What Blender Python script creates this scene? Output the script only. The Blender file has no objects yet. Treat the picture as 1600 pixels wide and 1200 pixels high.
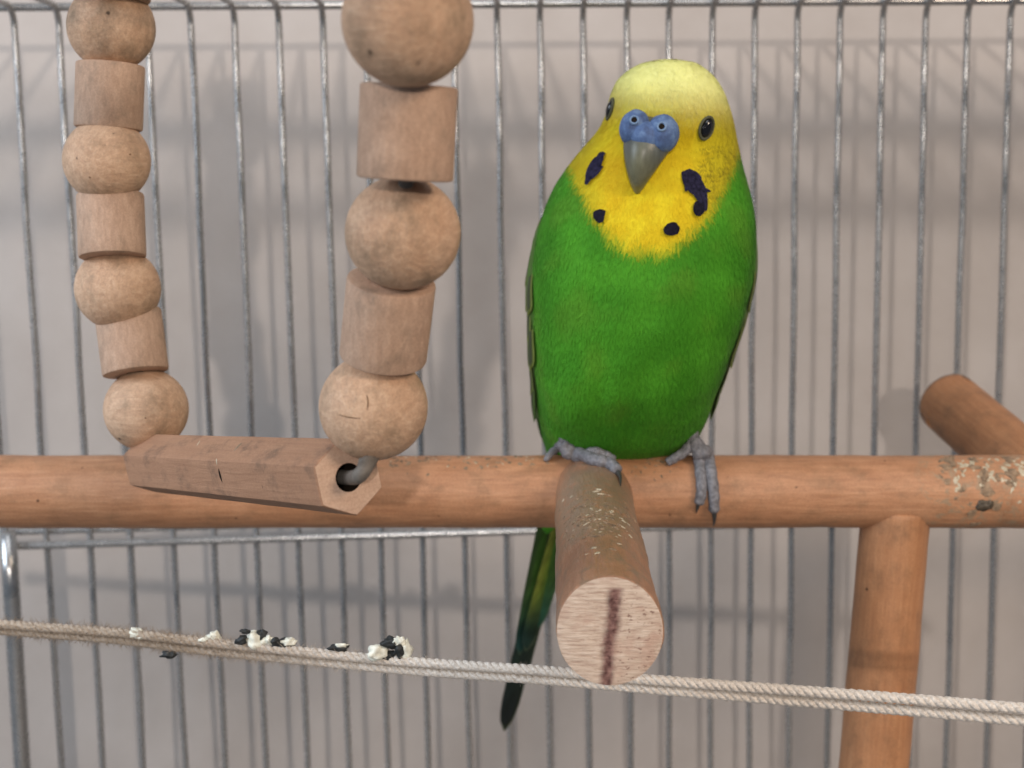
import bpy, bmesh, math, random
import numpy as np
from mathutils import Vector, Matrix, noise
from mathutils.bvhtree import BVHTree

random.seed(7)
rng = np.random.default_rng(7)
scene = bpy.context.scene
COL = scene.collection
CM = 0.01
FPX = 2198.0                       # focal length in photo pixels (1600 wide)
ORIGIN = Vector((0, 0, 1.2))       # camera height

# ------------------------------------------------------------------ camera
PITCH, ROLL = math.radians(8.0), math.radians(-0.62)
cam_data = bpy.data.cameras.new('camera')
cam = bpy.data.objects.new('camera', cam_data)
COL.objects.link(cam)
CROT = Matrix.Rotation(math.radians(90) - PITCH, 3, 'X') @ Matrix.Rotation(ROLL, 3, 'Z')
cam.matrix_world = Matrix.Translation(ORIGIN) @ CROT.to_4x4()
cam_data.sensor_width = 36
cam_data.lens = 36 * FPX / 1600
cam_data.clip_start, cam_data.clip_end = 0.01, 50
cam_data.dof.use_dof = True
cam_data.dof.focus_distance = 0.295
cam_data.dof.aperture_fstop = 20
scene.camera = cam

# ------------------------------------------------------------------ light
world = bpy.data.worlds.new('World')
scene.world = world
world.use_nodes = True
bg = world.node_tree.nodes['Background']
bg.inputs[0].default_value = (0.70, 0.83, 1.0, 1)
bg.inputs[1].default_value = 0.16

def lamp(name, loc_cm, target_cm, kind, power, size_cm, color):
    d = bpy.data.lights.new(name, kind)
    d.energy = power
    d.color = color
    if kind == 'AREA':
        d.shape = 'DISK'
        d.size = size_cm * CM
    else:
        d.shadow_soft_size = size_cm * CM
    o = bpy.data.objects.new(name, d)
    o.location = ORIGIN + Vector(loc_cm) * CM
    o.rotation_euler = (Vector(target_cm) - Vector(loc_cm)).to_track_quat('-Z', 'Y').to_euler()
    COL.objects.link(o)
    return o

lamp('lamp_light', (62, -40, 42), (0, 40, -2), 'AREA', 6.4, 30, (1.0, 0.80, 0.62))
lamp('cool_fill_light', (-66, 8, 26), (-14, 52, 0), 'AREA', 4.8, 40, (0.76, 0.87, 1.0))  # cool fill added at left to brighten the wall, standing in for daylight
lamp('overhead_light', (6, -20, 85), (0, 34, 0), 'AREA', 3.0, 60, (0.92, 0.96, 1.0))
lamp('ceiling_light', (-4, -104, 21.7), (0, 46, 0), 'POINT', 24.0, 1.5, (1.0, 0.91, 0.83))

vs = scene.view_settings
vs.view_transform = 'Standard'
vs.look = 'None'
vs.exposure = 0.1
vs.gamma = 1.0

# ------------------------------------------------------------------ helpers
def ray(px, py):
    return (CROT @ Vector(((px - 800) / FPX, (600 - py) / FPX, -1))).normalized()

def P(px, py, ycm):
    """point of the photo's pixel at ycm centimetres in front of the camera"""
    r = ray(px, py)
    return ORIGIN + r * (ycm * CM / r.y)

def proj(p):
    q = CROT.transposed() @ (Vector(p) - ORIGIN)
    return 800 + FPX * q.x / -q.z, 600 - FPX * q.y / -q.z

def empty(name, loc, label=None, cat=None, group=None):
    o = bpy.data.objects.new(name, None)
    o.location = loc
    o.empty_display_size = 0.01
    COL.objects.link(o)
    if label: o['label'] = label
    if cat: o['category'] = cat
    if group: o['group'] = group
    bpy.context.view_layer.update()
    return o

def wmat(o):
    m = o.matrix_basis.copy()
    if o.parent:
        m = wmat(o.parent) @ o.matrix_parent_inverse @ m
    return m

def mesh_obj(name, verts, faces, mat, parent=None, smooth=True, frame=None, colors=None, normals=None):
    """verts in world space unless frame=(origin, rot3) is given: then local"""
    me = bpy.data.meshes.new(name)
    if frame is None:
        arr = np.array([tuple(v) for v in verts], dtype=float)
        c = Vector(((arr.min(0) + arr.max(0)) / 2).tolist())
        me.from_pydata([tuple(r) for r in (arr - np.array(c))], [], faces)
        rot = None
    else:
        c, rot = frame
        me.from_pydata([tuple(v) for v in verts], [], faces)
    me.update()
    if smooth:
        me.polygons.foreach_set('use_smooth', [True] * len(me.polygons))
    if colors is not None:
        a = me.color_attributes.new('Col', 'FLOAT_COLOR', 'POINT')
        cc = np.ones((len(verts), 4))
        cc[:, :3] = np.array(colors)
        a.data.foreach_set('color', cc.ravel())
    if normals is not None:
        me.normals_split_custom_set_from_vertices([tuple(n) for n in normals])
    if mat: me.materials.append(mat)
    o = bpy.data.objects.new(name, me)
    COL.objects.link(o)
    if parent:
        o.parent = parent
        o.matrix_parent_inverse = wmat(parent).inverted()
    o.location = c
    if rot is not None:
        o.rotation_euler = rot.to_euler()
    return o

def axis_frame(zdir, xhint=Vector((1, 0, 0))):
    z = Vector(zdir).normalized()
    x = Vector(xhint) - z * z.dot(Vector(xhint))
    if x.length < 1e-4:
        x = Vector((0, 1, 0)) - z * z.y
    x.normalize()
    y = z.cross(x)
    return Matrix((x, y, z)).transposed()

def lathe(profile, n=48, closed=False):
    """profile [(r,z)] -> verts, faces around Z"""
    V, F = [], []
    m = len(profile)
    for r, z in profile:
        for i in range(n):
            a = 2 * math.pi * i / n
            V.append((r * math.cos(a), r * math.sin(a), z))
    rows = m if closed else m - 1
    for j in range(rows):
        k = (j + 1) % m
        for i in range(n):
            i2 = (i + 1) % n
            F.append((j * n + i, j * n + i2, k * n + i2, k * n + i))
    return V, F

def catmull(pts, per=8):
    pts = [Vector(p) for p in pts]
    q = [pts[0] * 2 - pts[1]] + pts + [pts[-1] * 2 - pts[-2]]
    out = []
    for i in range(1, len(q) - 2):
        for k in range(per):
            t = k / per
            a, b, c, d = q[i - 1], q[i], q[i + 1], q[i + 2]
            out.append(0.5 * ((2 * b) + (c - a) * t + (2 * a - 5 * b + 4 * c - d) * t * t + (3 * b - a - 3 * c + d) * t ** 3))
    out.append(pts[-1])
    return out

def tube(path, radii, n=10, cap=True):
    """sweep -> world verts, faces"""
    path = [Vector(p) for p in path]
    if not hasattr(radii, '__len__'):
        radii = [radii] * len(path)
    V, F = [], []
    t0 = (path[1] - path[0]).normalized()
    x = Vector((0.31, 0.2, 1)).cross(t0).normalized()
    for i, p in enumerate(path):
        a, b = path[max(i - 1, 0)], path[min(i + 1, len(path) - 1)]
        t = (b - a).normalized()
        x = (x - t * x.dot(t)).normalized()
        y = t.cross(x)
        for k in range(n):
            an = 2 * math.pi * k / n
            V.append(p + (x * math.cos(an) + y * math.sin(an)) * radii[i])
    for i in range(len(path) - 1):
        for k in range(n):
            k2 = (k + 1) % n
            F.append((i * n + k, i * n + k2, (i + 1) * n + k2, (i + 1) * n + k))
    if cap:
        F.append(tuple(reversed(range(n))))
        F.append(tuple(range((len(path) - 1) * n, len(path) * n)))
    return V, F

def interp_list(vals, n):
    x = np.linspace(0, 1, len(vals))
    return list(np.interp(np.linspace(0, 1, n), x, vals))

def join(parts):
    V, F = [], []
    for v, f in parts:
        o = len(V)
        V += list(v)
        F += [tuple(i + o for i in q) for q in f]
    return V, F

def lump(center, r, squash=(1, 1, 1), seed=0, rough=0.35, sub=2):
    bm = bmesh.new()
    bmesh.ops.create_icosphere(bm, subdivisions=sub, radius=1)
    bm.verts.ensure_lookup_table()
    V = []
    for v in bm.verts:
        d = 1 + rough * noise.noise(v.co * 1.7 + Vector((seed * 3.1, seed * 1.7, seed)))
        V.append(Vector(center) + Vector((v.co.x * squash[0], v.co.y * squash[1], v.co.z * squash[2])) * r * d)
    F = [tuple(x.index for x in f.verts) for f in bm.faces]
    bm.free()
    return V, F

# ------------------------------------------------------------------ materials
def new_mat(name):
    m = bpy.data.materials.new(name)
    m.use_nodes = True
    nt = m.node_tree
    return m, nt, nt.nodes['Principled BSDF']

def N(nt, typ, **kw):
    n = nt.nodes.new(typ)
    for k, v in kw.items():
        setattr(n, k, v)
    return n

def coords(nt, scale, rand=True):
    tc = N(nt, 'ShaderNodeTexCoord')
    mp = N(nt, 'ShaderNodeMapping')
    nt.links.new(tc.outputs['Object'], mp.inputs['Vector'])
    mp.inputs['Scale'].default_value = scale
    if rand:
        oi = N(nt, 'ShaderNodeObjectInfo')
        mul = N(nt, 'ShaderNodeVectorMath', operation='SCALE')
        mul.inputs[0].default_value = (31, 17, 47)
        nt.links.new(oi.outputs['Random'], mul.inputs['Scale'])
        nt.links.new(mul.outputs[0], mp.inputs['Location'])
    return mp.outputs[0]

def tex_noise(nt, vec, scale, detail=4, rough=0.55, dist=0.0):
    n = N(nt, 'ShaderNodeTexNoise')
    n.inputs['Scale'].default_value = scale
    n.inputs['Detail'].default_value = detail
    n.inputs['Roughness'].default_value = rough
    n.inputs['Distortion'].default_value = dist
    nt.links.new(vec, n.inputs['Vector'])
    return n.outputs['Fac']

def ramp(nt, fac, stops, interp='LINEAR'):
    r = N(nt, 'ShaderNodeValToRGB')
    r.color_ramp.interpolation = interp
    e = r.color_ramp.elements
    while len(e) > 1: e.remove(e[-1])
    e[0].position, e[0].color = stops[0][0], (*stops[0][1], 1)
    for p, c in stops[1:]:
        k = e.new(p)
        k.color = (*c, 1)
    nt.links.new(fac, r.inputs['Fac'])
    return r.outputs['Color']

def mixc(nt, fac, a, b, mode='MIX'):
    m = N(nt, 'ShaderNodeMix', data_type='RGBA', blend_type=mode)
    if isinstance(fac, (int, float)): m.inputs[0].default_value = fac
    else: nt.links.new(fac, m.inputs[0])
    for s, v in ((6, a), (7, b)):
        if isinstance(v, tuple): m.inputs[s].default_value = (*v, 1)
        else: nt.links.new(v, m.inputs[s])
    return m.outputs[2]

def thresh(nt, fac, lo, hi):
    m = N(nt, 'ShaderNodeMapRange', interpolation_type='SMOOTHSTEP')
    m.inputs['From Min'].default_value = lo
    m.inputs['From Max'].default_value = hi
    nt.links.new(fac, m.inputs['Value'])
    return m.outputs[0]

def bump(nt, bsdf, h, strength, dist):
    b = N(nt, 'ShaderNodeBump')
    b.inputs['Strength'].default_value = strength
    b.inputs['Distance'].default_value = dist
    nt.links.new(h, b.inputs['Height'])
    nt.links.new(b.outputs[0], bsdf.inputs['Normal'])

def wood(name, light, mid, dark, grime, grain=(1, 1, 0.12), grime_amt=(0.55, 0.75), rough=0.62, pits=True, bstr=0.35, spec=0.3, film=None):
    m, nt, b = new_mat(name)
    v = coords(nt, grain)
    v2 = coords(nt, (1, 1, 1))
    g = tex_noise(nt, v, 900, 5, 0.6, 0.4)
    big = tex_noise(nt, v2, 130, 4, 0.6, 0.3)
    c = ramp(nt, g, [(0.25, dark), (0.5, mid), (0.72, light)])
    c2 = ramp(nt, big, [(0.3, mid), (0.7, light)])
    c = mixc(nt, 0.5, c, c2)
    gr = tex_noise(nt, coords(nt, (1, 1.2, 0.8)), 150, 7, 0.68, 0.0)
    c = mixc(nt, thresh(nt, gr, *grime_amt), c, grime)
    if pits:
        vo = N(nt, 'ShaderNodeTexVoronoi')
        vo.inputs['Scale'].default_value = 260
        nt.links.new(v2, vo.inputs['Vector'])
        pn = tex_noise(nt, v2, 330, 2)
        mul = N(nt, 'ShaderNodeMath', operation='MULTIPLY')
        inv = thresh(nt, vo.outputs['Distance'], 0.17, 0.07)
        nt.links.new(inv, mul.inputs[0])
        nt.links.new(thresh(nt, pn, 0.58, 0.66), mul.inputs[1])
        c = mixc(nt, mul.outputs[0], c, tuple(x * 0.3 for x in dark))
    if film:
        z0, z1, z2, z3, fcol, famt = film
        tc = N(nt, 'ShaderNodeTexCoord')
        sep = N(nt, 'ShaderNodeSeparateXYZ')
        nt.links.new(tc.outputs['Object'], sep.inputs[0])
        wob = tex_noise(nt, v2, 170, 5, 0.7)
        ad = N(nt, 'ShaderNodeMath', operation='MULTIPLY_ADD')
        nt.links.new(wob, ad.inputs[0]); ad.inputs[1].default_value = 0.012
        nt.links.new(sep.outputs['Z'], ad.inputs[2])
        ma = N(nt, 'ShaderNodeMath', operation='MULTIPLY')
        nt.links.new(thresh(nt, ad.outputs[0], z0 + 0.006, z1 + 0.006), ma.inputs[0])
        nt.links.new(thresh(nt, ad.outputs[0], z3 + 0.006, z2 + 0.006), ma.inputs[1])
        mb = N(nt, 'ShaderNodeMath', operation='MULTIPLY')
        nt.links.new(ma.outputs[0], mb.inputs[0])
        nt.links.new(thresh(nt, tex_noise(nt, v2, 330, 5, 0.7, 0.8), 0.62 - famt * 0.3, 0.75 - famt * 0.3), mb.inputs[1])
        c = mixc(nt, mb.outputs[0], c, fcol)
    fine = tex_noise(nt, v2, 2600, 3)
    c = mixc(nt, 0.22, c, ramp(nt, fine, [(0.3, (0.25, 0.25, 0.25)), (0.7, (0.8, 0.8, 0.8))]), 'OVERLAY')
    nt.links.new(c, b.inputs['Base Color'])
    b.inputs['Roughness'].default_value = rough
    b.inputs['Specular IOR Level'].default_value = spec
    ad = N(nt, 'ShaderNodeMath', operation='ADD')
    nt.links.new(g, ad.inputs[0]); nt.links.new(gr, ad.inputs[1])
    bump(nt, b, ad.outputs[0], bstr, 0.0006)
    return m

M_BEAD = wood('bead_wood', (0.66, 0.455, 0.31), (0.50, 0.305, 0.19), (0.29, 0.17, 0.105), (0.26, 0.175, 0.11), (0.15, 1, 1), (0.42, 0.80), bstr=0.5)
M_CYL = wood('cylinder_bead_wood', (0.54, 0.365, 0.26), (0.42, 0.27, 0.185), (0.25, 0.15, 0.10), (0.25, 0.18, 0.13), (1, 1, 0.35), (0.5, 0.8), pits=False, rough=0.75)
M_SEAT = wood('seat_bar_wood', (0.40, 0.22, 0.13), (0.34, 0.18, 0.105), (0.24, 0.12, 0.07), (0.19, 0.11, 0.07), (1, 1, 0.06), (0.48, 0.72), rough=0.7)
M_DOWEL = wood('perch_wood', (0.54, 0.285, 0.155), (0.42, 0.20, 0.10), (0.24, 0.10, 0.05), (0.25, 0.135, 0.07), (1, 1, 0.10), (0.44, 0.84), rough=0.5, spec=0.4, film=(0.310, 0.318, 0.6, 0.7, (0.33, 0.22, 0.135), 0.45))
M_POST = wood('post_wood', (0.47, 0.235, 0.115), (0.38, 0.175, 0.08), (0.27, 0.11, 0.05), (0.20, 0.105, 0.055), (1, 1, 0.08), (0.44, 0.84), rough=0.5, spec=0.4)
M_PEG = wood('peg_wood', (0.42, 0.22, 0.125), (0.34, 0.165, 0.09), (0.23, 0.105, 0.055), (0.25, 0.165, 0.105), (1, 1, 0.14), (0.45, 0.65), rough=0.42, spec=0.5, bstr=0.7, film=(0.012, 0.03, 0.062, 0.085, (0.265, 0.175, 0.11), 0.75))
M_ENDG = wood('seat_end_grain', (0.60, 0.42, 0.31), (0.54, 0.36, 0.26), (0.42, 0.26, 0.18), (0.40, 0.25, 0.18), (1, 0.2, 1), (0.6, 0.85), pits=False, rough=0.85)

def end_face_mat():
    m, nt, b = new_mat('sawn_end_face')
    v = coords(nt, (1, 1, 1), False)
    saw = tex_noise(nt, coords(nt, (0.12, 1, 1), False), 2200, 4, 0.6, 0.2)
    c = ramp(nt, saw, [(0.3, (0.37, 0.255, 0.195)), (0.5, (0.54, 0.415, 0.325)), (0.75, (0.66, 0.54, 0.44))])
    blotch = tex_noise(nt, v, 180, 4, 0.6)
    c = mixc(nt, thresh(nt, blotch, 0.5, 0.72), c, (0.47, 0.32, 0.245))
    # dark pith streak running down the face
    tc = N(nt, 'ShaderNodeTexCoord')
    sep = N(nt, 'ShaderNodeSeparateXYZ')
    nt.links.new(tc.outputs['Object'], sep.inputs[0])
    wob = tex_noise(nt, v, 160, 4, 0.7)
    def mth(op, a, bb):
        n = N(nt, 'ShaderNodeMath', operation=op)
        for i, q in enumerate((a, bb)):
            if isinstance(q, (int, float)): n.inputs[i].default_value = q
            else: nt.links.new(q, n.inputs[i])
        return n.outputs[0]
    # line x = 0.13*y + 0.0004 (metres, local)
    lx = mth('SUBTRACT', sep.outputs['X'], mth('MULTIPLY', sep.outputs['Y'], 0.11))
    lx = mth('ADD', lx, mth('MULTIPLY', mth('SUBTRACT', wob, 0.5), 0.0026))
    dist = mth('ABSOLUTE', mth('SUBTRACT', lx, 0.0002), 0)
    streak = thresh(nt, dist, 0.0021, 0.0004)
    top = thresh(nt, sep.outputs['Y'], 0.0084, 0.0076)
    streak = mth('MULTIPLY', streak, top)
    stn = ramp(nt, tex_noise(nt, v, 900, 3), [(0.3, (0.07, 0.03, 0.028)), (0.7, (0.27, 0.15, 0.125))])
    c = mixc(nt, streak, c, stn)
    # fine dark speckles right of the streak and a nick
    sp = tex_noise(nt, coords(nt, (0.6, 1, 1), False), 1500, 3, 0.6)
    side = thresh(nt, lx, 0.001, 0.003)
    c = mixc(nt, mth('MULTIPLY', thresh(nt, sp, 0.60, 0.66), mth('MULTIPLY', side, 0.75)), c, (0.16, 0.075, 0.055))
    c = mixc(nt, mth('MULTIPLY', thresh(nt, sp, 0.70, 0.74), 0.8), c, (0.14, 0.08, 0.055))
    nt.links.new(c, b.inputs['Base Color'])
    b.inputs['Roughness'].default_value = 0.9
    b.inputs['Specular IOR Level'].default_value = 0.1
    bump(nt, b, saw, 0.6, 0.0005)
    return m
M_FACE = end_face_mat()

def simple(name, col, rough=0.6, metal=0.0, spec=0.5, nscale=None, namt=0.3, bstr=0.0):
    m, nt, b = new_mat(name)
    if nscale:
        v = coords(nt, (1, 1, 1))
        f = tex_noise(nt, v, nscale, 4, 0.6)
        c = ramp(nt, f, [(0.28, tuple(x * (1 - namt) for x in col)), (0.72, tuple(min(1, x * (1 + namt)) for x in col))])
        nt.links.new(c, b.inputs['Base Color'])
        if bstr: bump(nt, b, f, bstr, 0.0005)
    else:
        b.inputs['Base Color'].default_value = (*col, 1)
    b.inputs['Roughness'].default_value = rough
    b.inputs['Metallic'].default_value = metal
    b.inputs['Specular IOR Level'].default_value = spec
    return m

def wire_mat():
    m, nt, b = new_mat('galvanised_wire')
    v = coords(nt, (1, 1, 1))
    f = tex_noise(nt, v, 420, 5, 0.7)
    c = ramp(nt, f, [(0.25, (0.33, 0.325, 0.32)), (0.75, (0.44, 0.435, 0.43))])
    nt.links.new(c, b.inputs['Base Color'])
    b.inputs['Metallic'].default_value = 0.75
    nt.links.new(thresh(nt, f, 0.1, 1.1), b.inputs['Roughness'])
    r = N(nt, 'ShaderNodeMapRange')
    r.inputs['To Min'].default_value = 0.12
    r.inputs['To Max'].default_value = 0.42
    nt.links.new(tex_noise(nt, v, 160, 4, 0.7), r.inputs['Value'])
    nt.links.new(r.outputs[0], b.inputs['Roughness'])
    bump(nt, b, tex_noise(nt, v, 120, 2, 0.4), 0.2, 0.0012)
    return m
M_WIRE = wire_mat()
M_STEEL = simple('swing_wire_steel', (0.15, 0.13, 0.11), 0.65, 0.25, nscale=500, bstr=0.3)
M_CRUST = simple('dried_crust', (0.25, 0.17, 0.105), 0.7, nscale=700, namt=0.55, bstr=0.5)
M_PALE = simple('pale_crust', (0.50, 0.43, 0.31), 0.3, nscale=900, namt=0.25, bstr=0.4)
M_DWHITE = simple('dropping_white', (0.78, 0.77, 0.66), 0.8, nscale=600, namt=0.22, bstr=0.6)
M_DBLACK = simple('dropping_black', (0.018, 0.020, 0.020), 0.6, nscale=600, namt=0.5, bstr=0.6)
M_SCR = simple('scratched_wood', (0.20, 0.12, 0.07), 0.9, spec=0.1, nscale=900, namt=0.5)
M_KNOT = simple('knot_brown', (0.075, 0.055, 0.035), 0.4, nscale=1200, namt=0.6, bstr=0.6)
M_HOLE = simple('dark_hole', (0.02, 0.014, 0.01), 0.9, spec=0.1)
M_EYE = simple('eye_black', (0.008, 0.008, 0.010), 0.06, spec=0.6)
M_RIM = simple('nostril_rim_blue', (0.20, 0.31, 0.49), 0.5, nscale=900, namt=0.2)
M_RING = simple('eye_ring_skin', (0.095, 0.095, 0.05), 0.7, nscale=2500, namt=0.3)
M_FOOT = simple('foot_skin', (0.185, 0.18, 0.195), 0.65, nscale=1000, namt=0.5, bstr=0.9)
M_CLAW = simple('claw_horn', (0.05, 0.048, 0.045), 0.4)
M_PATCH = simple('violet_cheek_feather', (0.019, 0.017, 0.040), 0.8, spec=0.1, nscale=1300, namt=0.7)
M_SPOT = simple('black_violet_feather', (0.011, 0.010, 0.020), 0.8, spec=0.1, nscale=1500, namt=0.5)

def cere_mat():
    m, nt, b = new_mat('blue_cere')
    v = coords(nt, (1, 1, 1), False)
    f = tex_noise(nt, v, 300, 5, 0.65)
    c = ramp(nt, f, [(0.3, (0.045, 0.07, 0.16)), (0.5, (0.095, 0.165, 0.34)), (0.72, (0.22, 0.34, 0.54))])
    nt.links.new(c, b.inputs['Base Color'])
    b.inputs['Roughness'].default_value = 0.68
    b.inputs['Subsurface Weight'].default_value = 0.1
    b.inputs['Subsurface Radius'].default_value = (0.001, 0.001, 0.001)
    bump(nt, b, f, 0.25, 0.0005)
    return m
M_CERE = cere_mat()

def beak_mat():
    m, nt, b = new_mat('beak_horn')
    at = N(nt, 'ShaderNodeVertexColor', layer_name='Col')
    v = coords(nt, (1, 1, 0.35), False)
    f = tex_noise(nt, v, 600, 4, 0.6)
    c = mixc(nt, 0.35, at.outputs[0], ramp(nt, f, [(0.3, (0.2, 0.2, 0.2)), (0.7, (0.8, 0.8, 0.8))]), 'OVERLAY')
    nt.links.new(c, b.inputs['Base Color'])
    b.inputs['Roughness'].default_value = 0.38
    return m
M_BEAK = beak_mat()

def feather_mat(name, rough=0.75, sheen=0.25):
    m, nt, b = new_mat(name)
    at = N(nt, 'ShaderNodeVertexColor', layer_name='Col')
    nt.links.new(at.outputs[0], b.inputs['Base Color'])
    b.inputs['Roughness'].default_value = rough
    b.inputs['Specular IOR Level'].default_value = 0.15
    b.inputs['Sheen Weight'].default_value = sheen
    b.inputs['Sheen Roughness'].default_value = 0.5
    b.inputs['Sheen Tint'].default_value = (0.8, 1.0, 0.5, 1)
    return m
M_FEATHER = feather_mat('plumage', sheen=0.03)
M_WING = feather_mat('wing_feather', 0.6, 0.1)

def rope_mat():
    m, nt, b = new_mat('cotton_rope')
    v = coords(nt, (1, 1, 1), False)
    f = tex_noise(nt, v, 1600, 3, 0.6)
    big = tex_noise(nt, v, 45, 3, 0.6)
    c = ramp(nt, f, [(0.3, (0.54, 0.47, 0.40)), (0.7, (0.80, 0.73, 0.65))])
    tc = N(nt, 'ShaderNodeTexCoord')
    sep = N(nt, 'ShaderNodeSeparateXYZ')
    nt.links.new(tc.outputs['Object'], sep.inputs[0])
    worn = thresh(nt, sep.outputs['X'], -0.005, -0.06)     # the end the bird has soiled
    c = mixc(nt, worn, c, mixc(nt, 0.75, c, (0.52, 0.43, 0.34), 'MULTIPLY'))
    nt.links.new(c, b.inputs['Base Color'])
    b.inputs['Roughness'].default_value = 0.95
    b.inputs['Specular IOR Level'].default_value = 0.05
    b.inputs['Sheen Weight'].default_value = 0.3
    bump(nt, b, f, 0.8, 0.0004)
    return m
M_ROPE = rope_mat()

def wall_mat():
    m, nt, b = new_mat('wall_paint')
    v = coords(nt, (1, 1, 1), False)
    f = tex_noise(nt, v, 22, 5, 0.6)
    c = ramp(nt, f, [(0.3, (0.40, 0.355, 0.325)), (0.7, (0.475, 0.43, 0.40))])
    nt.links.new(c, b.inputs['Base Color'])
    b.inputs['Roughness'].default_value = 0.9
    b.inputs['Specular IOR Level'].default_value = 0.1
    bump(nt, b, tex_noise(nt, v, 700, 3), 0.15, 0.0005)
    return m
M_WALL = wall_mat()

# ------------------------------------------------------------------ the wall behind the cage
YB, SKEW = 46.0, 0.033             # plane of the cage's back bars: Y = YB + SKEW * X
GAP = 6.0
def on_back(px, py, extra=0.0):
    r = ray(px, py)
    k = (YB + extra) * CM / (r.y - SKEW * r.x)
    return ORIGIN + r * k
def back_pt(xm, z, extra=0.0):
    return Vector((xm, (YB + extra) * CM + SKEW * xm, z))

wv = [back_pt(-1.0, 0.55, GAP), back_pt(1.0, 0.55, GAP), back_pt(1.0, 1.75, GAP), back_pt(-1.0, 1.75, GAP)]
wv += [v + Vector((0, 0.08, 0)) for v in wv]
wall = mesh_obj('wall', wv, [(0, 1, 2, 3), (7, 6, 5, 4), (0, 4, 5, 1), (1, 5, 6, 2), (2, 6, 7, 3), (3, 7, 4, 0)], M_WALL, smooth=False)
wall['kind'] = 'structure'

# ------------------------------------------------------------------ cage
xa, xb = on_back(79, 850).x, on_back(1493, 850).x
dx = (xb - xa) / 22
ztop = on_back(800, 5).z
zlow = on_back(400, 842).z
zbot = ORIGIN.z - 0.26
cage = empty('bird_cage', back_pt(0.0, zbot), 'grey galvanised wire bird cage panel behind the green parakeet', 'cage')
RW = 0.00104
ROOF_Y = 0.02
for k in range(-6, 30):
    x = xa + dx * k
    jit = random.uniform(-1, 1) * 0.0005
    a = back_pt(x + jit, zbot)
    top = back_pt(x + jit * 0.3 - 0.0018, ztop)
    path = [a + (top - a) * (i / 14) + Vector((noise.noise(Vector((k * 5.3, i * 0.6, 0))) * 0.0005, 0, 0)) for i in range(14)]
    path[-1] = path[-1]
    bend = 0.006
    path.append(top - Vector((0, 0, bend)))
    for q in range(1, 7):
        an = q / 6 * math.pi / 2
        path.append(top + Vector((0, -bend * (1 - math.cos(an)), -bend + bend * math.sin(an))))
    path.append(Vector((top.x, ROOF_Y, ztop)))
    v, f = tube(path, RW, 10)
    mesh_obj('wire', v, f, M_WIRE, cage)
def cross(p0, p1, r=RW, name='cross_wire'):
    n = 24
    path = [p0 + (p1 - p0) * (i / n) for i in range(n + 1)]
    v, f = tube(path, r, 10)
    return mesh_obj(name, v, f, M_WIRE, cage)
xl, xr = xa - dx * 6.5, xa + dx * 29.5
def crossing(za, extra, r=RW):
    cross(back_pt(xl, za, extra), back_pt(xr, za, extra), r)
crossing(ztop - 0.0005, -0.215, 0.0013)
cross(back_pt(xl, zlow - 0.0012, -0.225), back_pt(xr, zlow + 0.0042, -0.225), 0.0013)
cross(back_pt(xl, zlow + 0.0026, 0.225), back_pt(xr, zlow + 0.0072, 0.225), 0.0011)
crossing(zbot + 0.004, -0.22)
for ycm in (46 - 27.7, 46 - 43.0):
    cross(Vector((xl, ycm * CM, ztop + 0.0044)), Vector((xr, ycm * CM, ztop + 0.0044)), 0.0038)
# unseen cage floor added to block ambient light from below
tv = [Vector((xl, 0.10, zbot - 0.004)), Vector((xr, 0.10, zbot - 0.004)), back_pt(xr, zbot - 0.004, 0.3), back_pt(xl, zbot - 0.004, 0.3)]
tv += [q + Vector((0, 0, 0.008)) for q in tv]
mesh_obj('shade_tray', tv, [(3, 2, 1, 0), (4, 5, 6, 7), (0, 1, 5, 4), (1, 2, 6, 5), (2, 3, 7, 6), (3, 0, 4, 7)], simple('shade_tray_plastic', (0.16, 0.15, 0.14), 0.6, nscale=60), cage, smooth=False)
# thicker frame post below the lower cross wire
p0, p1 = on_back(12, 832, -0.55), on_back(42, 1250, -0.55)
p1 = Vector((p0.x, p0.y, zbot))
v, f = tube([p0 + (p1 - p0) * (i / 8) for i in range(9)], 0.0027, 14)
mesh_obj('frame_post', v, f, M_WIRE, cage)

# ------------------------------------------------------------------ wooden perch
YP = 36.6                          # depth of the perch's axis, cm
RD = 0.96 * CM                     # dowel radius
stand = empty('wooden_perch', P(1385, 1330, YP), 'reddish brown round wooden perch with pegs and post under the parakeet', 'perch')

def dowel(name, a, b, r0, r1, mat, parent, seed=0, n=56, rows=60, wobble=0.02, round0=0.12, round1=0.12):
    a, b = Vector(a), Vector(b)
    L = (b - a).length
    rot = axis_frame(b - a)
    V, F = [], []
    ts = list(np.linspace(0, 1, rows))
    prof = []
    for k in range(5):
        an = k / 5 * math.pi / 2
        prof.append((r0 * (1 - round0 * (1 - math.sin(an))), r0 * round0 * (1 - math.cos(an))))
    for t in ts[1:-1]:
        prof.append((r0 + (r1 - r0) * t, L * t))
    for k in range(5):
        an = (1 - k / 4) * math.pi / 2
        prof.append((r1 * (1 - round1 * (1 - math.sin(an))), L - r1 * round1 * (1 - math.cos(an))))
    for r, z in prof:
        for i in range(n):
            an = 2 * math.pi * i / n
            d = Vector((math.cos(an), math.sin(an), z * 40))
            w = 1 + wobble * noise.noise(d * 1.3 + Vector((seed * 7.7, 0, 0))) + wobble * 0.5 * noise.noise(Vector((d.x * 3, d.y * 3, z * 150 + seed)))
            V.append((r * w * math.cos(an), r * w * math.sin(an), z))
    m = len(prof)
    for j in range(m - 1):
        for i in range(n):
            i2 = (i + 1) % n
            F.append((j * n + i, j * n + i2, (j + 1) * n + i2, (j + 1) * n + i))
    F.append(tuple(reversed(range(n))))
    F.append(tuple(range((m - 1) * n, m * n)))
    o = mesh_obj(name, V, F, mat, parent, frame=(a, rot))
    return o, rot

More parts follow.
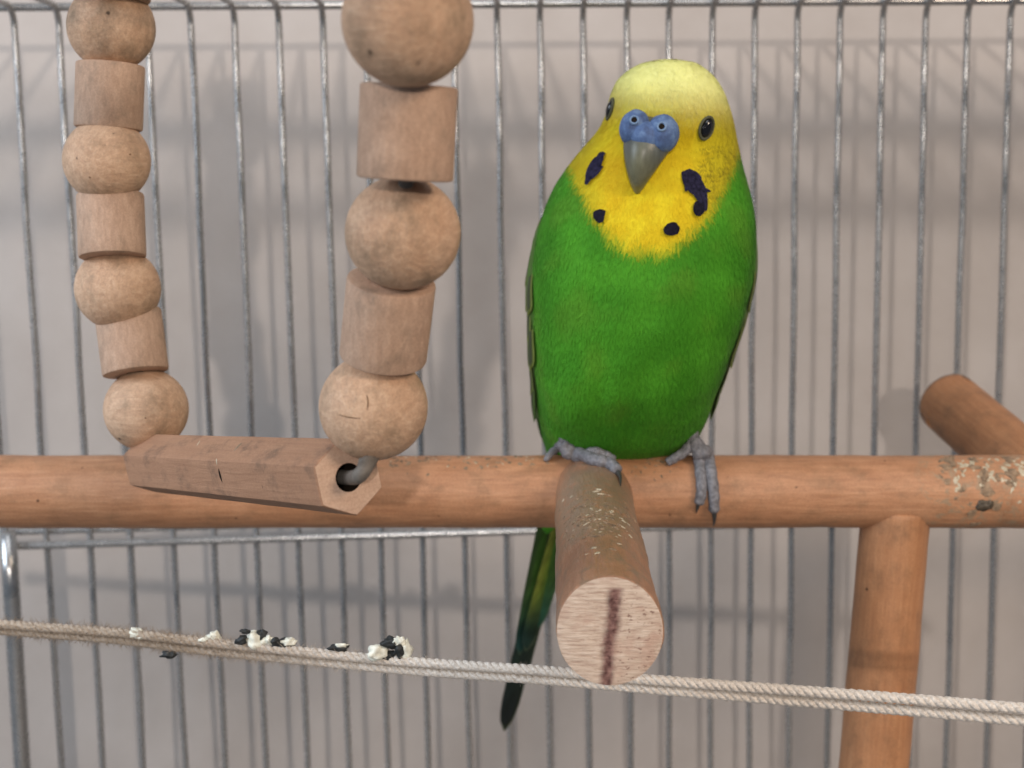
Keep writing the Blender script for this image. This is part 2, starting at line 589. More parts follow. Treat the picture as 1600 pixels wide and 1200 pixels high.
pl, pr = P(-420, 768, YP), P(2000, 768, YP)
bar, _ = dowel('crossbar', pl, pr, RD, RD, M_DOWEL, stand, 1, rows=160, wobble=0.025)
post, _ = dowel('post', P(1400, 792, YP), P(1354, 1330, YP), RD * 0.94, RD * 0.97, M_POST, stand, 2)
fa, fb = P(925, 762, YP), P(953, 986, 25.7)
peg, prot = dowel('front_peg', fa, fb, RD * 1.02, RD * 1.06, M_PEG, stand, 3, wobble=0.045, round1=0.05)
ra, rb = P(1650, 775, YP), P(1481, 628, 43.0)
rear, _ = dowel('rear_peg', ra, rb, RD * 1.0, RD * 1.0, M_POST, stand, 4, round1=0.85)

# the peg's end is cut a little obliquely, looking up
OBL = math.tan(math.radians(11))
upl = (prot.transposed() @ Vector((0, 0, 1))); upl.z = 0; upl.normalize()
PL = (fb - fa).length
for vv in peg.data.vertices:
    if vv.co.z > PL * 0.6:
        vv.co.z -= OBL * (vv.co.x * upl.x + vv.co.y * upl.y) * (vv.co.z - PL * 0.6) / (PL * 0.4)
peg.data.update()

# sawn face of the front peg: a slightly uneven disc set on its end
pdir = (fb - fa).normalized()
xh = Vector((1, 0, 0))
frot = axis_frame(pdir, xh)
# local y should point up
V, F = [], []
nr, na = 14, 56
for j in range(nr + 1):
    r = RD * 1.045 * j / nr
    for i in range(na):
        an = 2 * math.pi * i / na
        x, y = r * math.cos(an), r * math.sin(an)
        h = 0.00018 * noise.noise(Vector((x * 900, y * 3000, 0))) + 0.0004 - 0.0004 * (j / nr) ** 6
        V.append((x, y, h))
for j in range(nr):
    for i in range(na):
        i2 = (i + 1) % na
        F.append((j * na + i, j * na + i2, (j + 1) * na + i2, (j + 1) * na + i))
if (frot @ Vector((0, 1, 0))).z < 0:
    frot = axis_frame(pdir, -xh)
V = [(x, y, h - OBL * y) for x, y, h in V]
face = bpy.data.meshes.new('end_face')
face.from_pydata(V, [], F); face.update()
face.polygons.foreach_set('use_smooth', [True] * len(face.polygons))
face.materials.append(M_FACE)
fo = bpy.data.objects.new('end_face', face)
COL.objects.link(fo)
bpy.context.view_layer.update()
fo.parent = peg
fo.matrix_parent_inverse = peg.matrix_world.inverted()
fo.matrix_world = Matrix.Translation(fb + pdir * 0.0001) @ frot.to_4x4()
fo['label'] = 'pale sawn end with a dark reddish streak'

def bvh_of(*objs):
    bpy.context.view_layer.update()
    V, F = [], []
    for o in objs:
        off = len(V)
        V += [o.matrix_world @ v.co for v in o.data.vertices]
        F += [tuple(i + off for i in p.vertices) for p in o.data.polygons]
    return BVHTree.FromPolygons(V, F)
B_STAND = bvh_of(bar, peg, post)
B_BAR = bvh_of(bar)
def hit(bvh, px, py):
    loc, nor, idx, d = bvh.ray_cast(ORIGIN, ray(px, py))
    if nor is not None and nor.dot(ray(px, py)) > 0: nor = -nor
    return loc, nor

# dried crust on the perch
def crust(name, spots, mat, parent, bvh):
    parts = []
    for (px, py, r, q) in spots:
        h, n = hit(bvh, px, py)
        if h is None: continue
        v, f = lump((0, 0, 0), r * CM, (1.3, random.uniform(0.5, 1.0), 0.25), q, 0.9, 2)
        rot = axis_frame(n, Vector((random.uniform(-1, 1), random.uniform(-1, 1), random.uniform(-1, 1))))
        parts.append(([h + rot @ p for p in v], f))
    if not parts: return
    v, f = join(parts)
    o = mesh_obj(name, v, f, mat, parent, smooth=False)
    o['kind'] = 'stuff'
sp1, sp2 = [], []
for i in range(40):
    px = random.uniform(1470, 1600)
    sp1.append((px, 712 + abs(random.gauss(0, 1)) * 38 + 3, random.uniform(0.03, 0.15), i))
for i in range(55):
    sp2.append((random.uniform(1478, 1600), 715 + abs(random.gauss(0, 1)) * 28, random.uniform(0.025, 0.08), i + 50))
for i in range(70):
    sp1.append((random.uniform(600, 860), 713 + abs(random.gauss(0, 1)) * 11, random.uniform(0.02, 0.06), i + 90))
for i in range(26):
    sp2.append((random.uniform(610, 850), 712 + abs(random.gauss(0, 1)) * 8, random.uniform(0.015, 0.04), i + 190))
for i in range(36):
    sp1.append((random.uniform(985, 1060), 714 + abs(random.gauss(0, 1)) * 14, random.uniform(0.02, 0.045), i + 290))
crust('crust', sp1, M_CRUST, bar, B_BAR)
crust('pale_crust', sp2, M_PALE, bar, B_BAR)
B_PEG = bvh_of(peg)
sp1, sp2 = [], []
for i in range(150):
    sp1.append((random.gauss(925, 34), random.gauss(808, 17), random.uniform(0.02, 0.07), i + 400))
for i in range(30):
    a = random.uniform(-1, 1)
    sp2.append((930 + a * 52, 812 + 14 * a * a + random.gauss(0, 10), random.uniform(0.015, 0.05), i + 500))
for x, y, r in ((936, 765, .075), (931, 768, .06), (939, 772, .06), (928, 856, .06), (934, 864, .05), (968, 850, .05), (985, 838, .05), (975, 815, .05), (880, 782, .05), (893, 776, .05), (955, 858, .035), (916, 866, .035)):  # pale crust bits; the lower ones paint in the peg's wet highlights
    sp2.append((x, y, r, x))
crust('crust', sp1, M_CRUST, peg, B_PEG)
crust('pale_crust', sp2, M_PALE, peg, B_PEG)
hp, hn = hit(B_BAR, 1538, 790)
v, f = lump((0, 0, 0), 0.0019, (1.2, 0.8, 0.3), 3, 0.5, 3)
rt = axis_frame(hn)
mesh_obj('knot_hole', [hp + rt @ q for q in v], f, M_KNOT, bar)

# ------------------------------------------------------------------ wooden bead swing
seat_b, seat_f = P(236, 724, 34.0), P(545, 746, 25.6)
swing = empty('bead_swing', seat_f, 'wooden bead swing with balls, cylinders and a hexagonal bar', 'swing')
RB = 1.015 * CM
def ball_profile():
    hr = 0.25
    pr = []
    a0 = math.asin(hr)
    for k in range(29):
        a = a0 + (math.pi - 2 * a0) * k / 28
        pr.append((RB * math.sin(a), RB * 0.985 * math.cos(a)))
    zb = RB * 0.985 * math.cos(a0)
    pr += [(RB * hr * 0.9, -zb * 0.96), (RB * hr * 0.9, zb * 0.96)]
    return pr
def cyl_profile(r=0.80 * CM, h=0.765 * CM, hr=0.24 * CM):
    bv = 0.05 * CM
    return [(hr, h), (r - bv, h), (r - bv * .3, h - bv * .3), (r, h - bv), (r, h * .5), (r, 0), (r, -h * .5), (r, -h + bv), (r - bv * .3, -h + bv * .3), (r - bv, -h), (hr, -h), (hr, 0)]
def proto(name, prof, mat):
    v, f = lathe(list(reversed(prof)), 56, True)
    me = bpy.data.meshes.new(name)
    me.from_pydata(v, [], f); me.update()
    me.polygons.foreach_set('use_smooth', [True] * len(me.polygons))
    me.materials.append(mat)
    return me
ME_BALL = proto('ball_bead', ball_profile(), M_BEAD)
ME_CYL = proto('cylinder_bead', cyl_profile(), M_CYL)
try:
    ME_CYL.set_sharp_from_angle(angle=math.radians(35)); ME_BALL.set_sharp_from_angle(angle=math.radians(50))
except Exception: pass

right = [('c', 632, -160, 21.0, 0, 0), ('b', 637, 33, 22.4, 0, 0), ('c', 636, 207, 23.5, 2, 4), ('b', 629.5, 364, 24.6, 0, 0), ('c', 605, 499, 25.3, 17, 9), ('b', 583.5, 636, 25.7, 0, 0)]
left = [('c', 180, -50, 34.0, -8, 0), ('b', 174, 43, 34.3, 0, 0), ('c', 171, 151, 34.2, -3, 4), ('b', 167, 251, 34.0, 0, 0), ('c', 174, 353, 34.0, -13, -3), ('b', 184, 451, 34.2, 0, 0), ('c', 206, 535, 34.2, -15, -9), ('b', 228.5, 640, 34.2, 0, 0)]
BALLS = []
def string(lst, tail):
    pts = [P(q[1], q[2], q[3]) for q in lst]
    up = Vector((pts[0].x, pts[0].y, ztop + 0.001))
    for i, (k, x, y, d, lean, roll_) in enumerate(lst):
        a = pts[i - 1] if i else up
        b = pts[i + 1] if i + 1 < len(pts) else tail[0]
        ax = (a - b)
        if k == 'b':
            ax = ax.normalized() * 0.35 + Vector((0, 0, 1))
        else:
            ax = Vector((math.tan(math.radians(roll_)), -math.tan(math.radians(lean)), 1))
        rot = axis_frame(ax) @ Matrix.Rotation(random.uniform(0, 6.28), 3, 'Z')
        o = bpy.data.objects.new('ball_bead' if k == 'b' else 'cylinder_bead', ME_BALL if k == 'b' else ME_CYL)
        COL.objects.link(o)
        o.parent = swing
        o.location = pts[i] - swing.location
        o.rotation_euler = rot.to_euler()
        s = random.uniform(0.985, 1.015)
        o.scale = (s, s, s) if k == 'b' else (s, s, 1)
        if k == 'b': BALLS.append(o)
    path = catmull([up + Vector((0, 0, 0.002)), up] + pts + tail, 8)
    v, f = tube(path, 0.0013, 12)
    mesh_obj('string_wire', v, f, M_STEEL, swing)
# hexagonal seat bar
sd = (seat_f - seat_b).normalized()
srot = axis_frame(sd, Vector((0, 0, 1))) @ Matrix.Rotation(math.radians(8), 3, 'Z')
HR = 0.75 * CM
Ls = (seat_f - seat_b).length
HOLE = 0.27 * CM
bm = bmesh.new()
def hexring(r, z, n=48):
    out = []
    for i in range(n):
        a = 2 * math.pi * i / n
        rr = r * math.cos(math.pi / 6) / math.cos((a % (math.pi / 3)) - math.pi / 6)
        rr = min(rr, r * 0.985)
        out.append(bm.verts.new((rr * math.cos(a), rr * math.sin(a), z)))
    return out
def circ(r, z, n=48):
    return [bm.verts.new((r * math.cos(2 * math.pi * i / n), r * math.sin(2 * math.pi * i / n), z)) for i in range(n)]
rings = [circ(HOLE, 0.02), hexring(HR * 0.97, 0.0), hexring(HR, 0.0004)]
for t in np.linspace(0.06, 0.94, 12):
    rings.append(hexring(HR * (1 + 0.006 * math.sin(t * 23)), Ls * t))
rings += [hexring(HR, Ls - 0.0004), hexring(HR * 0.965, Ls), circ(HOLE, Ls - 0.0001), circ(HOLE * 0.95, Ls - 0.022)]
rings[0] = rings[0]
for a, b in zip(rings[1:-1], rings[2:]):
    for i in range(48):
        bm.faces.new((a[i], a[(i + 1) % 48], b[(i + 1) % 48], b[i]))
bm.faces.new(list(reversed(rings[1])))
bm.faces.new(rings[-1])
for vtx in rings[0]: bm.verts.remove(vtx)
bm.verts.index_update()
V = [tuple(v.co) for v in bm.verts]
F = [tuple(v.index for v in f.verts) for f in bm.faces]
bm.free()
seat = mesh_obj('seat_bar', V, F, M_SEAT, swing, smooth=False, frame=(seat_b, srot))
seat.data.materials.append(M_ENDG)
seat.data.materials.append(M_HOLE)
for p in seat.data.polygons:
    zc = p.center.z
    if zc > Ls - 0.0003 and abs(p.normal.z) > 0.8: p.material_index = 1
    elif zc > Ls - 0.03 and math.hypot(p.center.x, p.center.y) < HOLE * 1.02: p.material_index = 2
# scratches / dark marks on the seat bar
B_SEAT = bvh_of(seat)
for (pts_, mm, w) in (([(341, 730), (344, 742), (348, 756)], M_HOLE, 0.05), ([(380, 690), (372, 698), (364, 706)], M_CRUST, 0.055), ([(338, 716), (339, 727)], M_PALE, 0.022), ([(313, 688), (307, 697)], M_PALE, 0.02)):
    pp = []
    for q in catmull([Vector((x, y, 0)) for x, y in pts_], 5):
        h, n = hit(B_SEAT, q.x, q.y)
        if h is not None: pp.append(h - n * (w * CM * 0.55))
    if len(pp) > 2:
        rr = [w * CM * (0.35 + 0.65 * math.sin(math.pi * (i + .5) / len(pp)) ) for i in range(len(pp))]
        v, f = tube(pp, rr, 8)
        mesh_obj('scratch_mark', v, f, mm, seat)

# wire tails: the right one bends into the hole in the bar's end, the left one into its far end
string(right, [P(571, 722, 25.3), P(560, 742, 25.0), seat_f + sd * 0.0015, seat_f - sd * 0.015])
string(left, [P(232, 700, 34.4), seat_b - sd * 0.004, seat_b + sd * 0.012])
# thicker sleeve seen where the wire enters the bar
path = catmull([P(585, 706, 25.5), P(575, 724, 25.1), P(563, 742, 24.95), seat_f + sd * 0.0012, seat_f - sd * 0.004], 6)
v, f = tube(path, 0.0014, 14)
mesh_obj('wire_hook', v, f, M_STEEL, swing)

# nicks and scratches on two balls
for px, py, marks in ((583, 636, [([(522, 646), (545, 652), (574, 655)], 0.018), ([(572, 612), (575, 628), (573, 645)], 0.022)]),
                      (167, 251, [([(202, 240), (203, 241), (204, 243)], 0.042), ([(138, 276), (140, 277), (142, 279)], 0.036)]),
                      (228, 640, [([(226, 652), (227, 653), (229, 654)], 0.026)])):
    tgt = min(BALLS, key=lambda b: (Vector(proj(wmat(b).translation)) - Vector((px, py))).length)
    tree = bvh_of(tgt)
    for pts_, w in marks:
        pp = []
        for q in catmull([Vector((x, y, 0)) for x, y in pts_], 5):
            h, n = hit(tree, q.x, q.y)
            if h is not None: pp.append(h - n * (w * CM * 0.6))
        if len(pp) > 2:
            rr = [w * CM * (0.3 + 0.7 * math.sin(math.pi * (i + .5) / len(pp))) for i in range(len(pp))]
            v, f = tube(pp, rr, 8)
            mesh_obj('scratch_mark', v, f, M_SCR, tgt)

# ------------------------------------------------------------------ parakeet
SC = YP * CM / FPX                 # metres per pixel at the perch
TAB = [  # py, left, right, front, back (cm from the perch axis)
    (93, 1043, 1043, -.75, -.75), (96, 1018, 1068, -1.2, -.3), (100, 1000, 1086, -1.55, .0), (110, 982, 1100, -1.95, .4), (125, 966, 1115, -2.3, .7),
    (150, 955, 1129, -2.62, .95), (180, 949, 1138, -2.75, 1.1), (205, 937, 1143, -2.7, 1.2), (230, 915, 1147, -2.6, 1.35), (260, 889, 1154, -2.55, 1.6),
    (290, 868, 1164, -2.65, 1.9), (320, 855, 1172, -2.8, 2.15), (360, 842, 1176, -3.0, 2.4), (400, 834, 1176, -3.15, 2.65), (440, 829, 1172, -3.2, 2.8),
    (500, 828, 1157, -3.1, 2.95), (560, 832, 1137, -2.75, 3.05), (600, 836, 1121, -2.4, 3.1), (640, 842, 1104, -1.75, 3.2), (680, 848, 1084, -0.95, 3.25),
    (698, 852, 1070, -.4, 3.3), (712, 858, 1040, .3, 3.3), (735, 862, 985, 1.15, 3.3), (780, 846, 915, 1.7, 3.2), (820, 838, 872, 2.3, 3.0), (834, 853, 857, 2.6, 2.65)]
TAB = np.array(TAB, float)
PY0 = 92.99
sT = np.sqrt(TAB[:, 0] - PY0)
NS = 900
sg = np.linspace(sT[0], sT[-1], NS)
prof = []
for c in range(1, 5):
    y = np.interp(sg, sT, TAB[:, c])
    k = np.hanning(41); k /= k.sum()
    ys = np.convolve(np.pad(y, 20, mode='reflect', reflect_type='odd'), k, 'valid')
    prof.append(ys)
def prof_at(py):
    s = math.sqrt(max(py - PY0, 0.0))
    return [float(np.interp(s, sg, p)) for p in prof]
BUMPS = [(900, 640, 42, 60, 0.20), (1060, 650, 42, 48, 0.17), (985, 565, 30, 34, 0.07), (975, 690, 20, 60, -0.10), (1120, 245, 34, 46, 0.10), (925, 260, 26, 46, 0.06), (1010, 350, 70, 40, 0.05), (938, 630, 14, 60, -0.10), (1018, 470, 16, 70, -0.05)]
def S(py, th, off=0.0):
    """surface of the body; th=0 is +X, 90 deg is the breast"""
    l, r, f, b = prof_at(py)
    yc = YP + (f + b) / 2
    c = P((l + r) / 2, py, yc)
    a = (r - l) / 2 * yc * CM / FPX * 1.005
    d = (b - f) / 2 * CM
    n = 2.15
    ct, st = math.cos(th), math.sin(th)
    ex = 2 / n
    x = a * math.copysign(abs(ct) ** ex, ct)
    y = -d * math.copysign(abs(st) ** ex, st)
    nx, ny = ct / max(a, 1e-4), -st / max(d, 1e-4)
    nl = math.hypot(nx, ny)
    p = c + Vector((x, y, 0))
    o = off
    if st > -0.2:
        qx, qy = proj(p)
        for bx, by, wx, wy, h in BUMPS:
            e = ((qx - bx) / wx) ** 2 + ((qy - by) / wy) ** 2
            if e < 9: o += h * CM * math.exp(-e)
        o += (0.05 * noise.noise(p * 75) + 0.03 * noise.noise(Vector((p.x * 210, p.y * 210, p.z * 120)))) * CM * sm(qy, 300, 420) + 0.012 * CM * noise.noise(p * 150)
    return p + Vector((nx / nl, ny / nl, 0)) * o

def sm(x, a, b):
    t = min(1, max(0, (x - a) / (b - a)))
    return t * t * (3 - 2 * t)
def lerp3(a, b, t):
    return tuple(a[i] + (b[i] - a[i]) * t for i in range(3))
def plum(p, py, th):
    st, ct = math.sin(th), math.cos(th)
    px, qy = proj(p)
    n1 = noise.noise(p * 260)
    n2 = noise.noise(p * 900)
    n3 = noise.noise(p * 90)
    green = lerp3((0.050, 0.235, 0.012), (0.075, 0.32, 0.018), sm(n3, -0.5, 0.6))
    green = lerp3(green, (0.11, 0.26, 0.02), 0.4 * sm(noise.noise(p * 120 + Vector((9, 3, 1))), 0.05, 0.5))
    yel = lerp3((0.70, 0.50, 0.012), (0.78, 0.62, 0.02), sm(n1, -0.4, 0.5))
    if st > -0.25:
        crown = sm(qy + 0.14 * (1040 - px), 208, 112)  # paler forehead feathers, with the light falling on the crown painted in
        yel = lerp3(yel, (0.88, 0.88, 0.34), crown)
        # orange flush beside the beak, olive cheeks
        yel = lerp3(yel, (0.66, 0.36, 0.01), 0.55 * math.exp(-(((px - 962) / 26) ** 2 + ((qy - 270) / 48) ** 2)))
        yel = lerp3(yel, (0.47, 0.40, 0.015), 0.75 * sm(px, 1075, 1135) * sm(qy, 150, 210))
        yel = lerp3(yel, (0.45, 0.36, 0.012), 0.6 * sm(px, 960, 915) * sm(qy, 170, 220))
        # fine barring on the cheek and neck side
        if px > 1076 and 215 < qy < 335:
            w = math.sin(qy * 0.72 + px * 0.10 + n1 * 3)
            k = sm(px, 1078, 1100) * sm(qy, 215, 240) * sm(qy, 335, 300)
            yel = lerp3(yel, (0.07, 0.065, 0.01), 0.62 * k * sm(w + n2 * 0.8, 0.35, 0.8))
        yb = 386 - (112 * (abs(px - 1010) / 112) ** 2.3 if px < 1010 else 92 * ((px - 1010) / 120) ** 2.4)
        m = sm(yb + 7 * n1 + 3 * n3 - qy, -20, 18)
    else:
        w = math.sin(py * 0.55 + n1 * 2)
        yel = lerp3(yel, (0.03, 0.03, 0.012), sm(w, -0.1, 0.4) * sm(py, 130, 190))
        m = sm(420 + 20 * n1 - py, -20, 20)
    c = lerp3(green, yel, m)
    c = lerp3(c, tuple(x * 0.8 for x in c), 0.35 * sm(n2, 0.0, 0.6))
    return c

bird = empty('parakeet', P(985, 712, YP), 'green parakeet with yellow head and blue cere perched facing forward', 'bird')
NR, NA = 190, 120
rows_py = [PY0 + s * s for s in np.linspace(sT[0], sT[-1], NR)]
V, F, C = [], [], []
for py in rows_py:
    for i in range(NA):
        th = 2 * math.pi * i / NA
        p = S(py, th)
        V.append(p)
        C.append(plum(p, py, th))
for j in range(NR - 1):
    for i in range(NA):
        i2 = (i + 1) % NA
        F.append((j * NA + i, j * NA + i2, (j + 1) * NA + i2, (j + 1) * NA + i))
F.append(tuple(reversed(range(NA))))
F.append(tuple(range((NR - 1) * NA, NR * NA)))
_c = sum((Vector(v) for v in V), Vector()) / len(V)
_m = (NR // 2) * (NA) + NA // 4
_f = F[_m]
if (V[_f[1]] - V[_f[0]]).cross(V[_f[2]] - V[_f[0]]).dot(V[_f[0]] - _c) < 0:
    F = [tuple(reversed(q)) for q in F]
body = mesh_obj('body', V, F, M_FEATHER, bird, colors=C)
bpy.context.view_layer.update()
B_BODY = BVHTree.FromPolygons(V, F)
VB = np.array([tuple(v) for v in V]).reshape(NR, NA, 3)
CB = np.array(C).reshape(NR, NA, 3)
NB = np.zeros((NR * NA, 3))
body.data.vertices.foreach_get('normal', NB.ravel()) if False else None
NB = np.array([tuple(v.normal) for v in body.data.vertices]).reshape(NR, NA, 3)

# plumage: tens of thousands of small barbs lying down the body
def grid(A, r, a):
    r0 = int(min(max(r, 0), NR - 1.001)); fr = min(max(r, 0), NR - 1.001) - r0
    a0 = int(math.floor(a)); fa_ = a - a0
    q = lambda i, j: A[min(i, NR - 1), j % NA]
    return (q(r0, a0) * (1 - fr) * (1 - fa_) + q(r0 + 1, a0) * fr * (1 - fa_) + q(r0, a0 + 1) * (1 - fr) * fa_ + q(r0 + 1, a0 + 1) * fr * fa_)
e1 = VB[1:, :, :] - VB[:-1, :, :]
e2 = np.roll(VB, -1, axis=1)[:-1] - VB[:-1]
area = np.linalg.norm(np.cross(e1, e2), axis=2)
# fewer on the unseen back
wgt = area.copy()
angs = 2 * np.pi * np.arange(NA) / NA
wgt *= np.where(np.sin(angs) > -0.35, 1.0, 0.35)[None, :]
NBL = 52000
idx = rng.choice(wgt.size, NBL, p=(wgt / wgt.sum()).ravel())
BV, BF, BC, BN = [], [], [], []
rowlen = np.linalg.norm(e1, axis=2).mean(axis=1)
for k in idx:
    r = k // NA + rng.random(); a = k % NA + rng.random()
    py = rows_py[min(int(r), NR - 1)]
    head = 1 - sm(py, 200, 420)
    L = (0.28 - 0.12 * head) * CM * rng.uniform(0.7, 1.25)
    w = (0.026 - 0.010 * head) * CM * rng.uniform(0.7, 1.3)
    lift = (0.024 - 0.010 * head) * CM * rng.uniform(0.2, 1.3)
    dr = L / max(rowlen[min(int(r), NR - 2)], 1e-5)
    sl = rng.normal(0, 0.5)
    if r + dr > NR - 6: continue
    p0 = grid(VB, r, a); n0 = grid(NB, r, a)
    p1 = grid(VB, r + dr * 0.55, a + sl * 0.5); n1_ = grid(NB, r + dr * 0.55, a + sl * 0.5)
    p2 = grid(VB, r + dr, a + sl); n2_ = grid(NB, r + dr, a + sl)
    t = p1 - p0
    sd_ = np.cross(n0, t); sl_ = np.linalg.norm(sd_)
    if sl_ < 1e-9: continue
    sd_ = sd_ / sl_ * w
    o = len(BV)
    BV += [p0 - sd_ * .6 - n0 * 0.0001, p0 + sd_ * .6 - n0 * 0.0001, p1 - sd_ + n1_ * lift * 0.55, p1 + sd_ + n1_ * lift * 0.55, p2 + n2_ * lift]
    BF += [(o, o + 1, o + 3, o + 2), (o + 2, o + 3, o + 4)] if np.dot(np.cross(2 * sd_, p1 - p0), n0) > 0 else [(o + 2, o + 3, o + 1, o), (o + 4, o + 3, o + 2)]
    c = grid(CB, r, a) * rng.uniform(0.94, 1.06)
    BC += [c, c, c, c, c * 1.03]
    jit = rng.normal(0, 0.05, 3)
    for nn in (n0, n0, n1_, n1_, n2_):
        q = nn + jit
        BN.append(q / np.linalg.norm(q))
plm = mesh_obj('plumage', BV, BF, M_FEATHER, body, colors=BC, normals=BN)
plm['kind'] = 'stuff'

# feathery patches laid on the surface: built from a few pointed blades each
def conform_patch(name, blades, mat, lift=0.05, colors=None):
    """blades: list of pixel polygons (cx,cy,length,width,angle)"""
    parts = []
    for (cx, cy, L, w, ang) in blades:
        ca, sa = math.cos(ang), math.sin(ang)
        nu, nv = 9, 5
        Vv = []
        ok = True
        for i in range(nu):
            t = i / (nu - 1)
            ww = w * (math.sin(math.pi * (0.12 + 0.83 * t)) ** 0.6)
            for j in range(nv):
                u = (j / (nv - 1) - 0.5)
                x, y = (t - 0.5) * L, u * ww
                qx, qy = cx + x * ca - y * sa, cy + x * sa + y * ca
                h, n = hit(B_BODY, qx, qy)
                if h is None: ok = False; break
                Vv.append(h + n * CM * (lift + 0.03 * t - 0.05 * abs(u) * 2 * 0.3 - (0.06 if t == 0 else 0)))
            if not ok: break
        if not ok: continue
        Ff = [(i * nv + j, (i + 1) * nv + j, (i + 1) * nv + j + 1, i * nv + j + 1) for i in range(nu - 1) for j in range(nv - 1)]
        parts.append((Vv, Ff))
    v, f = join(parts)
    return mesh_obj(name, v, f, mat, bird)
D = math.radians
conform_patch('cheek_patch', [(1080, 286, 44, 26, D(66)), (1090, 297, 52, 22, D(70)), (1074, 281, 30, 18, D(80)), (1097, 312, 38, 12, D(80)), (1086, 274, 20, 9, D(40)), (1072, 290, 22, 7, D(100)), (1101, 298, 14, 6, D(20))], M_PATCH, 0.07)
conform_patch('cheek_patch', [(930, 264, 42, 17, D(118)), (937, 254, 36, 11, D(112)), (924, 275, 32, 10, D(112)), (921, 280, 18, 6, D(95)), (934, 270, 26, 8, D(125))], M_PATCH, 0.07)
for cx, cy, L, w, a in ((938, 339, 23, 17, 70), (1048, 359, 25, 20, 160), (1090, 327, 24, 19, 100)):
    conform_patch('throat_spot', [(cx, cy, L, w, D(a)), (cx + 2, cy - 1, L * 0.9, w * 0.8, D(a + 40))], M_SPOT, 0.09)

# face frame: forward, right, up with the head's turn and tilt
yaw, tilt = D(16), D(11)
fwd = Vector((-math.sin(yaw), -math.cos(yaw), -0.05)).normalized()
upv = (Vector((0, 0, 1)) - fwd * fwd.z).normalized()
upv = Matrix.Rotation(-tilt, 3, fwd) @ upv if (Matrix.Rotation(-tilt, 3, fwd) @ upv).x > upv.x else Matrix.Rotation(tilt, 3, fwd) @ upv
rgt = fwd.cross(upv)
if rgt.x < 0: rgt = -rgt
base, _n = hit(B_BODY, 1016, 205)

# beak
def L3(x, y, z): return base + rgt * x * CM + fwd * y * CM + upv * z * CM
bp = [(0.0, -0.55, -.05, .56, .46), (0.0, -0.12, -0.12, .58, .48), (0.0, 0.16, -0.30, .57, .50), (0.0, .36, -0.56, .48, .44), (0.0, .44, -0.87, .36, .33), (0.0, .42, -1.12, .24, .23), (0.0, .33, -1.31, .15, .14), (0.0, .25, -1.45, .07, .07)]
ctr = catmull([Vector(q[:3]) for q in bp], 5)
ra_ = interp_list([q[3] for q in bp], len(ctr)); rb_ = interp_list([q[4] for q in bp], len(ctr))
V, F, C = [], [], []
nb = 32
for i, c in enumerate(ctr):
    t = (ctr[min(i + 1, len(ctr) - 1)] - ctr[max(i - 1, 0)]).normalized()
    yv = Vector((1, 0, 0)).cross(t).normalized()
    u = i / (len(ctr) - 1)
    for k in range(nb):
        an = 2 * math.pi * k / nb
        q = c + Vector((1, 0, 0)) * ra_[i] * math.cos(an) * (1 - 0.12 * max(0, math.sin(an)) ) + yv * rb_[i] * math.sin(an)
        V.append(L3(q.x, q.y, q.z))
        dark = lerp3((0.075, 0.090, 0.100), (0.135, 0.135, 0.085), sm(u, 0.3, 0.6))
        dark = lerp3(dark, (0.21, 0.19, 0.09), sm(u, 0.72, 1.0))
        ridge = max(0, -math.sin(an) if yv.dot(Vector((0, 1, 0))) < 0 else math.sin(an)) ** 6
        dark = lerp3(dark, (0.17, 0.165, 0.10), ridge * 0.5)
        C.append(dark)
for i in range(len(ctr) - 1):
    for k in range(nb):
        k2 = (k + 1) % nb
        F.append((i * nb + k, i * nb + k2, (i + 1) * nb + k2, (i + 1) * nb + k))
F.append(tuple(range(nb))); F.append(tuple(range((len(ctr) - 1) * nb, len(ctr) * nb)))
beak = mesh_obj('beak', V, F, M_BEAK, bird, colors=C)

# cere: two swollen lobes with nostrils
def ellipsoid(c, rx, ry, rz, seed=0):
    bm = bmesh.new()
    bmesh.ops.create_uvsphere(bm, u_segments=28, v_segments=18, radius=1)
    Vv = []
    for v in bm.verts:
        k = 1 + 0.05 * noise.noise(v.co * 2 + Vector((seed, 0, 0)))
        Vv.append(L3(c[0] + v.co.x * rx * k, c[1] + v.co.y * ry * k, c[2] + v.co.z * rz * k))
    Ff = [tuple(x.index for x in f.verts) for f in bm.faces]
    bm.free()
    return Vv, Ff
lobes = [((-.33, .26, .02), .36, .40, .44), ((.34, .26, .0), .40, .42, .46), ((0, .40, -.10), .40, .34, .34)]
v, f = join([ellipsoid(c, a, b, d, i) for i, (c, a, b, d) in enumerate(lobes)])
cere = mesh_obj('cere', v, f, M_CERE, bird)
B_CERE = bvh_of(cere)
for px, py in ((991, 188), (1034, 198)):
    h, n = hit(B_CERE, px, py)
    if h is None: continue
    rt = axis_frame(n)
    V, F = [], []
    prof_ = [(0.0115, 0.000), (0.0105, 0.0035), (0.0085, 0.0045), (0.0068, 0.003), (0.006, -0.002)]
    v, f = lathe([(r * 0.1, z * 0.1) for r, z in prof_], 20)
    mesh_obj('nostril_rim', [h + n * 0.00005 + rt @ Vector(q) * 1.05 for q in v], f, M_RIM, cere)
    v, f = lump((0, 0, 0), 0.00075, (1, 1, 0.4), 1, 0.1, 2)
    mesh_obj('nostril', [h + n * 0.00012 + rt @ q for q in v], f, M_HOLE, cere)

